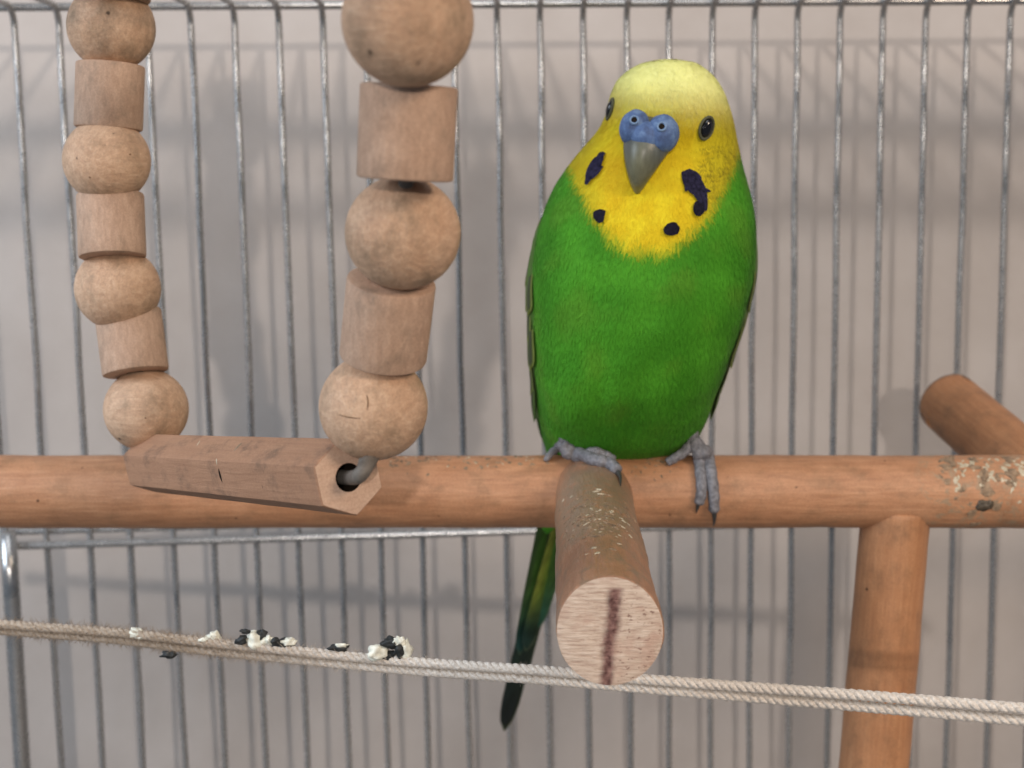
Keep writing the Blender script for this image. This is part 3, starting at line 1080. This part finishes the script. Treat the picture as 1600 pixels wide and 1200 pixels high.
# eyes
for px, py, sc, sh in ((1103, 200, 0.9, 0.0), (955, 171, 0.85, 0.0)):
    h, n = hit(B_BODY, px, py)
    if h is None: continue
    rt = axis_frame(n, upv + rgt * 0.25)
    v, f = lathe([(r, z) for r, z in [(0.0021 * sc * math.cos(a), 0.0010 * math.sin(a)) for a in np.linspace(0, math.pi / 2 - 0.01, 12)]], 32)
    v = [h + rt @ Vector((q[0] * 1.2, q[1] * 0.74, q[2] + 0.0003)) for q in v]
    eye = mesh_obj('eye', v, f, M_EYE, bird)
    ringp = [(0.0021 * sc + 0.00032 + 0.00034 * math.cos(a), 0.0003 + 0.0004 * math.sin(a)) for a in np.linspace(-0.6, math.pi + 0.6, 12)]
    v, f = lathe(ringp, 36)
    mesh_obj('eye_ring', [h + rt @ Vector((q[0] * 1.2, q[1] * 0.8, q[2])) for q in v], f, M_RING, eye)

# feet
def foot_tube(pts, r0, r1, seed):
    path = catmull(pts, 7)
    n = len(path)
    rr = [0.84 * (r0 + (r1 - r0) * i / (n - 1)) * CM * (1 + 0.055 * math.sin(i * 1.35 + seed) + 0.06 * noise.noise(Vector((i * 0.9, seed, 0)))) for i in range(n)]
    rr[-1] *= 0.7
    return tube(path, rr, 12)
def on(px, py, off):
    h, n = hit(B_STAND, px, py)
    return h + n * off * CM
def claw(pts, parent, r=0.085):
    path = catmull(pts, 6)
    v, f = tube(path, [r * CM * (1 - 0.85 * i / (len(path) - 1)) for i in range(len(path))], 10)
    mesh_obj('claw', v, f, M_CLAW, parent)
# foot by the front peg
top_z = P(0, 0, 1).z
def bartop(px, dyc, up):
    q = P(px, 768, YP)
    return q + Vector((0, dyc * CM, math.sqrt(max(0, 0.96 ** 2 - min(dyc * dyc, .92))) * CM + up * CM))
ank = bartop(880, -0.55, 0.62)
toes = [foot_tube([ank, bartop(888, -0.62, 0.42), on(905, 717, 0.18), on(930, 726, .13), on(950, 731, .12), on(962, 741, .10)], .23, .17, 0),
        foot_tube([ank, bartop(892, -0.6, 0.45), bartop(910, -0.70, 0.34), on(926, 719, .2), on(944, 721, .14), on(956, 727, .12)], .22, .16, 1),
        foot_tube([ank, bartop(872, 0.3, 0.22), bartop(862, 0.75, 0.10), bartop(858, 1.05, -0.1)], .18, .12, 2),
        foot_tube([ank, bartop(874, -0.05, 0.25), bartop(862, -0.25, 0.17), bartop(852, -0.45, 0.08)], .17, .09, 3),
        foot_tube([ank + Vector((0.002, 0.004, 0.012)), ank], .22, .2, 4)]
v, f = join(toes)
foot = mesh_obj('foot', v, f, M_FOOT, bird)
claw([on(960, 738, .08), on(966, 748, .07), on(969, 760, .02)], foot, .085)
claw([on(954, 725, .10), on(962, 731, .10), on(968, 744, .03)], foot, .07)
# other foot, wrapped over the crossbar
ank = bartop(1080, -0.45, 0.60)
toes = [foot_tube([ank, bartop(1087, -0.6, 0.36), on(1091, 720, .2), on(1094, 745, .14), on(1095, 768, .13), on(1091, 786, .11)], .21, .16, 5),
        foot_tube([ank, bartop(1096, -0.6, 0.40), on(1104, 718, .22), on(1110, 745, .15), on(1114, 772, .14), on(1115, 797, .12)], .22, .17, 6),
        foot_tube([ank, bartop(1066, -0.5, 0.36), bartop(1050, -0.55, 0.22), bartop(1038, -0.55, 0.10)], .18, .13, 7),
        foot_tube([ank, bartop(1090, 0.4, 0.22), bartop(1098, 0.8, 0.10), bartop(1102, 1.0, -0.3)], .18, .12, 8),
        foot_tube([ank + Vector((-0.002, 0.004, 0.012)), ank], .22, .2, 9)]
v, f = join(toes)
foot = mesh_obj('foot', v, f, M_FOOT, bird)
claw([on(1115, 795, .09), on(1116, 808, .07), on(1115, 820, .03)], foot, .085)
claw([on(1091, 784, .08), on(1089, 793, .06), on(1088, 801, .02)], foot, .07)

# wings: shell down each side with barred feathers
def wing_feather(side, py0, th0, Lpx, wth, off, dark, edge, parent, sub=None, fan=0.0):
    nu, nv = 10, 7
    Vv, Cc = [], []
    for i in range(nu):
        t = i / (nu - 1)
        ww = wth * (0.55 + 0.45 * math.sin(math.pi * min(1, t * 1.1) * 0.5)) * (1 if t < 0.7 else math.sqrt(max(0.02, 1 - ((t - 0.7) / 0.3) ** 2)))
        for j in range(nv):
            u = j / (nv - 1) - 0.5
            th = th0 + u * ww + fan * t
            if side < 0: th = math.pi - th
            py = min(py0 + Lpx * (t - 0.10 * abs(u) * 2), 818)
            p = S(py, th, (off - 0.04 + 0.05 * t - 0.05 * abs(2 * u) ** 2) * CM)
            Vv.append(p)
            e = max(sm(abs(2 * u), 0.62, 0.9), sm(t, 0.82, 0.95))
            c = lerp3(dark, edge, e)
            Cc.append(lerp3(c, (c[0] * .7, c[1] * .7, c[2] * .7), 0.5 + 0.5 * noise.noise(p * 900)))
    Ff = [(i * nv + j, (i + 1) * nv + j, (i + 1) * nv + j + 1, i * nv + j + 1) for i in range(nu - 1) for j in range(nv - 1)]
    return mesh_obj('feather', Vv, Ff, M_WING, parent, colors=Cc)
def front_edge(py):
    return float(np.interp(py, [320, 380, 440, 500, 560, 620, 680, 740, 800], [-12, 8, 18, 19, 15, 6, -8, -40, -70])) * math.pi / 180
for side in (1, -1):
    nu, nv = 30, 14
    Vv, Cc = [], []
    for i in range(nu):
        py = 325 + (805 - 325) * i / (nu - 1)
        f0 = front_edge(py); b0 = -D(86)
        for j in range(nv):
            th = f0 + (min(b0, f0 - 0.05) - f0) * j / (nv - 1)
            tt = math.pi - th if side < 0 else th
            o = 0.08 if 0 < j < nv - 1 and 0 < i < nu - 1 else -0.04
            p = S(py, tt, o * CM)
            Vv.append(p)
            Cc.append(lerp3((0.06, 0.17, 0.015), (0.03, 0.04, 0.012), 0.5 + 0.5 * noise.noise(p * 500)))
    Ff = [(i * nv + j, (i + 1) * nv + j, (i + 1) * nv + j + 1, i * nv + j + 1) for i in range(nu - 1) for j in range(nv - 1)]
    wing = mesh_obj('wing', Vv, Ff, M_WING, bird, colors=Cc)
    for row in range(7):
        py = 345 + row * 42
        for c in range(5):
            th = front_edge(py) - D(6) - D(15) * c - D(7) * (row % 2)
            if th < -D(84): continue
            wing_feather(side, py, th, 62, D(15), 0.10 + 0.012 * row, (0.022, 0.030, 0.014), (0.24, 0.29, 0.05) if row < 6 else (0.10, 0.2, 0.03), wing)
    for c in range(6):
        th = front_edge(600) - D(10) - D(9) * c
        wing_feather(side, 590 + 8 * c, th, 190 - 6 * c, D(12), 0.13 + 0.012 * c, (0.014, 0.022, 0.02), (0.09, 0.17, 0.03), wing, fan=-D(25) + D(3) * c)

# tail
def tail_feather(a, b, w, thick, ca, cb, edge, seed, name='tail_feather'):
    a, b = Vector(a), Vector(b)
    ax = (b - a).normalized()
    side = ax.cross(Vector((0.35, -1, 0.25))).normalized()
    nrm = side.cross(ax).normalized()
    if nrm.y > 0: nrm = -nrm
    nu, nv = 24, 7
    Vv, Cc = [], []
    for i in range(nu):
        t = i / (nu - 1)
        ww = w * CM * (0.75 + 0.25 * math.sin(min(1, t * 1.6) * math.pi / 2)) * (1 if t < 0.82 else math.sqrt(max(0.01, 1 - ((t - 0.82) / 0.18) ** 2)))
        for j in range(nv):
            u = (j / (nv - 1) - 0.5) * 2
            p = a + (b - a) * t + side * u * ww * 0.5 + nrm * (thick * CM * (1 - u * u) + 0.012 * CM * noise.noise(Vector((t * 30, u * 3, seed))))
            Vv.append(p)
            c = lerp3(ca, cb, sm(t, 0.45, 0.92))
            c = lerp3(c, edge, 0.75 * sm(u, 0.1, 0.7) * (1 - sm(t, 0.5, 0.85)))
            k = 0.75 + 0.5 * noise.noise(Vector((t * 14, u * 5, seed * 3)))
            Cc.append(tuple(x * k for x in c))
    n0 = len(Vv)
    for i in range(n0):
        Vv.append(Vv[i] - nrm * 0.0004); Cc.append(Cc[i])
    Ff = [(i * nv + j, (i + 1) * nv + j, (i + 1) * nv + j + 1, i * nv + j + 1) for i in range(nu - 1) for j in range(nv - 1)]
    Ff += [tuple(n0 + q for q in reversed(x)) for x in Ff]
    rim = [j for j in range(nv)] + [i * nv + nv - 1 for i in range(1, nu)] + [(nu - 1) * nv + j for j in range(nv - 2, -1, -1)] + [i * nv for i in range(nu - 2, 0, -1)]
    for q in range(len(rim)):
        x, y = rim[q], rim[(q + 1) % len(rim)]
        Ff.append((x, y, y + n0, x + n0))
    return mesh_obj(name, Vv, Ff, M_WING, bird, colors=Cc)
BK = (0.008, 0.011, 0.016)
GR = (0.05, 0.13, 0.02)
YG = (0.22, 0.24, 0.035)
tail_feather(P(872, 790, 39.6), P(788, 1141, 42.4), 0.62, 0.05, (0.02, 0.05, 0.03), BK, BK, 1)
tail_feather(P(882, 790, 39.5), P(803, 1090, 42.0), 0.55, 0.05, (0.02, 0.05, 0.03), BK, BK, 2)
tail_feather(P(856, 788, 39.35), P(812, 1022, 41.3), 0.45, 0.05, GR, (0.012, 0.05, 0.045), (0.03, 0.05, 0.02), 3)
tail_feather(P(884, 788, 39.2), P(822, 1016, 41.1), 0.50, 0.06, (0.10, 0.17, 0.02), (0.012, 0.035, 0.03), YG, 4)
tail_feather(P(898, 788, 39.15), P(836, 985, 40.9), 0.50, 0.06, (0.05, 0.12, 0.02), (0.02, 0.09, 0.06), GR, 5)

# ------------------------------------------------------------------ cotton rope
def rope_depth(px): return float(np.interp(px, [-200, 0, 950, 1600, 1900], [33.8, 33, 28.2, 26.0, 25.0]))
rp_u = [(-250, 952), (0, 975), (180, 988), (320, 1003), (480, 1019), (640, 1034), (850, 1048), (1000, 1061), (1300, 1083), (1600, 1107), (1850, 1128)]
rp_l = [(-250, 964), (0, 985), (180, 999), (320, 1016), (480, 1032), (640, 1047), (850, 1062), (1000, 1075), (1300, 1100), (1600, 1126), (1850, 1149)]
rope = empty('cotton_rope', P(800, 1050, rope_depth(800)), 'taut doubled off white cotton rope running below the wooden perch', 'rope')
hair_src = []
for q, pts in enumerate((rp_u, rp_l)):
    path = catmull([P(x, y, rope_depth(x) + (0.12 if q else 0)) for x, y in pts], 70)
    # arc length
    V, F = [], []
    s_acc = 0
    plies = [[], [], []]
    for i, p in enumerate(path):
        if i: s_acc += (p - path[i - 1]).length
        t = (path[min(i + 1, len(path) - 1)] - path[max(i - 1, 0)]).normalized()
        up_ = (Vector((0, 0, 1)) - t * t.z).normalized()
        sd2 = t.cross(up_)
        for k in range(3):
            an = s_acc / 0.0050 * 2 * math.pi * (1 if q else 1) + k * 2 * math.pi / 3
            plies[k].append(p + (up_ * math.cos(an) + sd2 * math.sin(an)) * 0.00052)
        if i % 1 == 0: hair_src.append((p, t, up_, sd2))
    v, f = join([tube(pl_, [0.00066 * (1 + 0.08 * noise.noise(Vector((i * 0.4, k, q)))) for i in range(len(pl_))], 8) for k, pl_ in enumerate(plies)])
    mesh_obj('strand', v, f, M_ROPE, rope)
FV, FF = [], []
for i in range(11000):
    p, t, u, s_ = random.choice(hair_src)
    fx, _ = proj(p)
    worn = 1 - sm(fx, 350, 800)
    if random.random() > 0.35 + 0.65 * worn: continue
    an = random.uniform(0, 2 * math.pi)
    d = u * math.cos(an) + s_ * math.sin(an)
    L = random.uniform(0.0006, 0.0014) * (0.8 + 0.9 * worn)
    b0 = p + d * 0.00105 + t * random.uniform(-.0006, .0006)
    dirv = (d + t * random.uniform(-1.2, 1.2)).normalized()
    sidev = dirv.cross(t)
    if sidev.length < 1e-4: continue
    sidev = sidev.normalized() * 0.00008
    o = len(FV)
    FV += [b0 - sidev, b0 + sidev, b0 + dirv * L + d * 0.0001]
    FF.append((o, o + 1, o + 2))
fz = mesh_obj('fuzz', FV, FF, M_ROPE, rope)
fz['kind'] = 'stuff'

# ------------------------------------------------------------------ dried droppings on the rope
def dropping(blobs, label):
    """blobs: (px,py,rx_px,ry_px,'w'|'k')"""
    cx = sum(b[0] for b in blobs) / len(blobs); cy = max(b[1] for b in blobs)
    d = rope_depth(cx)
    root = empty('dried_dropping', P(cx, cy + 4, d), label, 'dropping', 'dried droppings stuck along the rope')
    for i, (px, py, rx, ry, k) in enumerate(blobs):
        sc = d * CM / FPX
        v, f = lump((0, 0, 0), 1.0, (rx * sc, min(rx, ry) * sc * 0.8, ry * sc), px * 0.37 + i, 0.75, 3)
        c = P(px, py + 2, d - 0.05 * (i % 3))
        mesh_obj('white_lump' if k == 'w' else 'black_lump', [c + q for q in v], f, M_DWHITE if k == 'w' else M_DBLACK, root)
dropping([(398, 998, 14, 15, 'w'), (377, 998, 9, 7, 'k'), (383, 984, 8, 4, 'k'), (408, 990, 8, 9, 'k'), (415, 1001, 12, 7, 'w'), (420, 997, 6, 6, 'w')], 'tall white dried dropping with black flecks on top of the rope')
dropping([(440, 1004, 16, 8, 'k'), (452, 1001, 11, 7, 'w'), (430, 999, 6, 5, 'k')], 'small flat black dropping with white crumb beside the tall white one')
dropping([(531, 1010, 14, 6, 'k'), (533, 1006, 10, 3, 'w')], 'lone small black dropping on the bare middle stretch of rope')
dropping([(590, 1017, 15, 13, 'w'), (610, 1003, 13, 10, 'k'), (624, 1000, 10, 8, 'w'), (606, 1022, 13, 7, 'k'), (634, 1014, 10, 16, 'w'), (624, 1012, 8, 14, 'k')], 'largest black and white dropping cluster sitting on the rope')
dropping([(334, 992, 11, 8, 'w'), (318, 998, 8, 4, 'w')], 'bright white crumb of dropping on the fuzzy stretch of rope')
dropping([(212, 988, 11, 8, 'w'), (224, 992, 10, 5, 'w')], 'greyish white smear of dropping on the fuzziest stretch of rope')
dropping([(266, 1021, 12, 6, 'k')], 'black dropping hanging under the fuzzy stretch of rope')
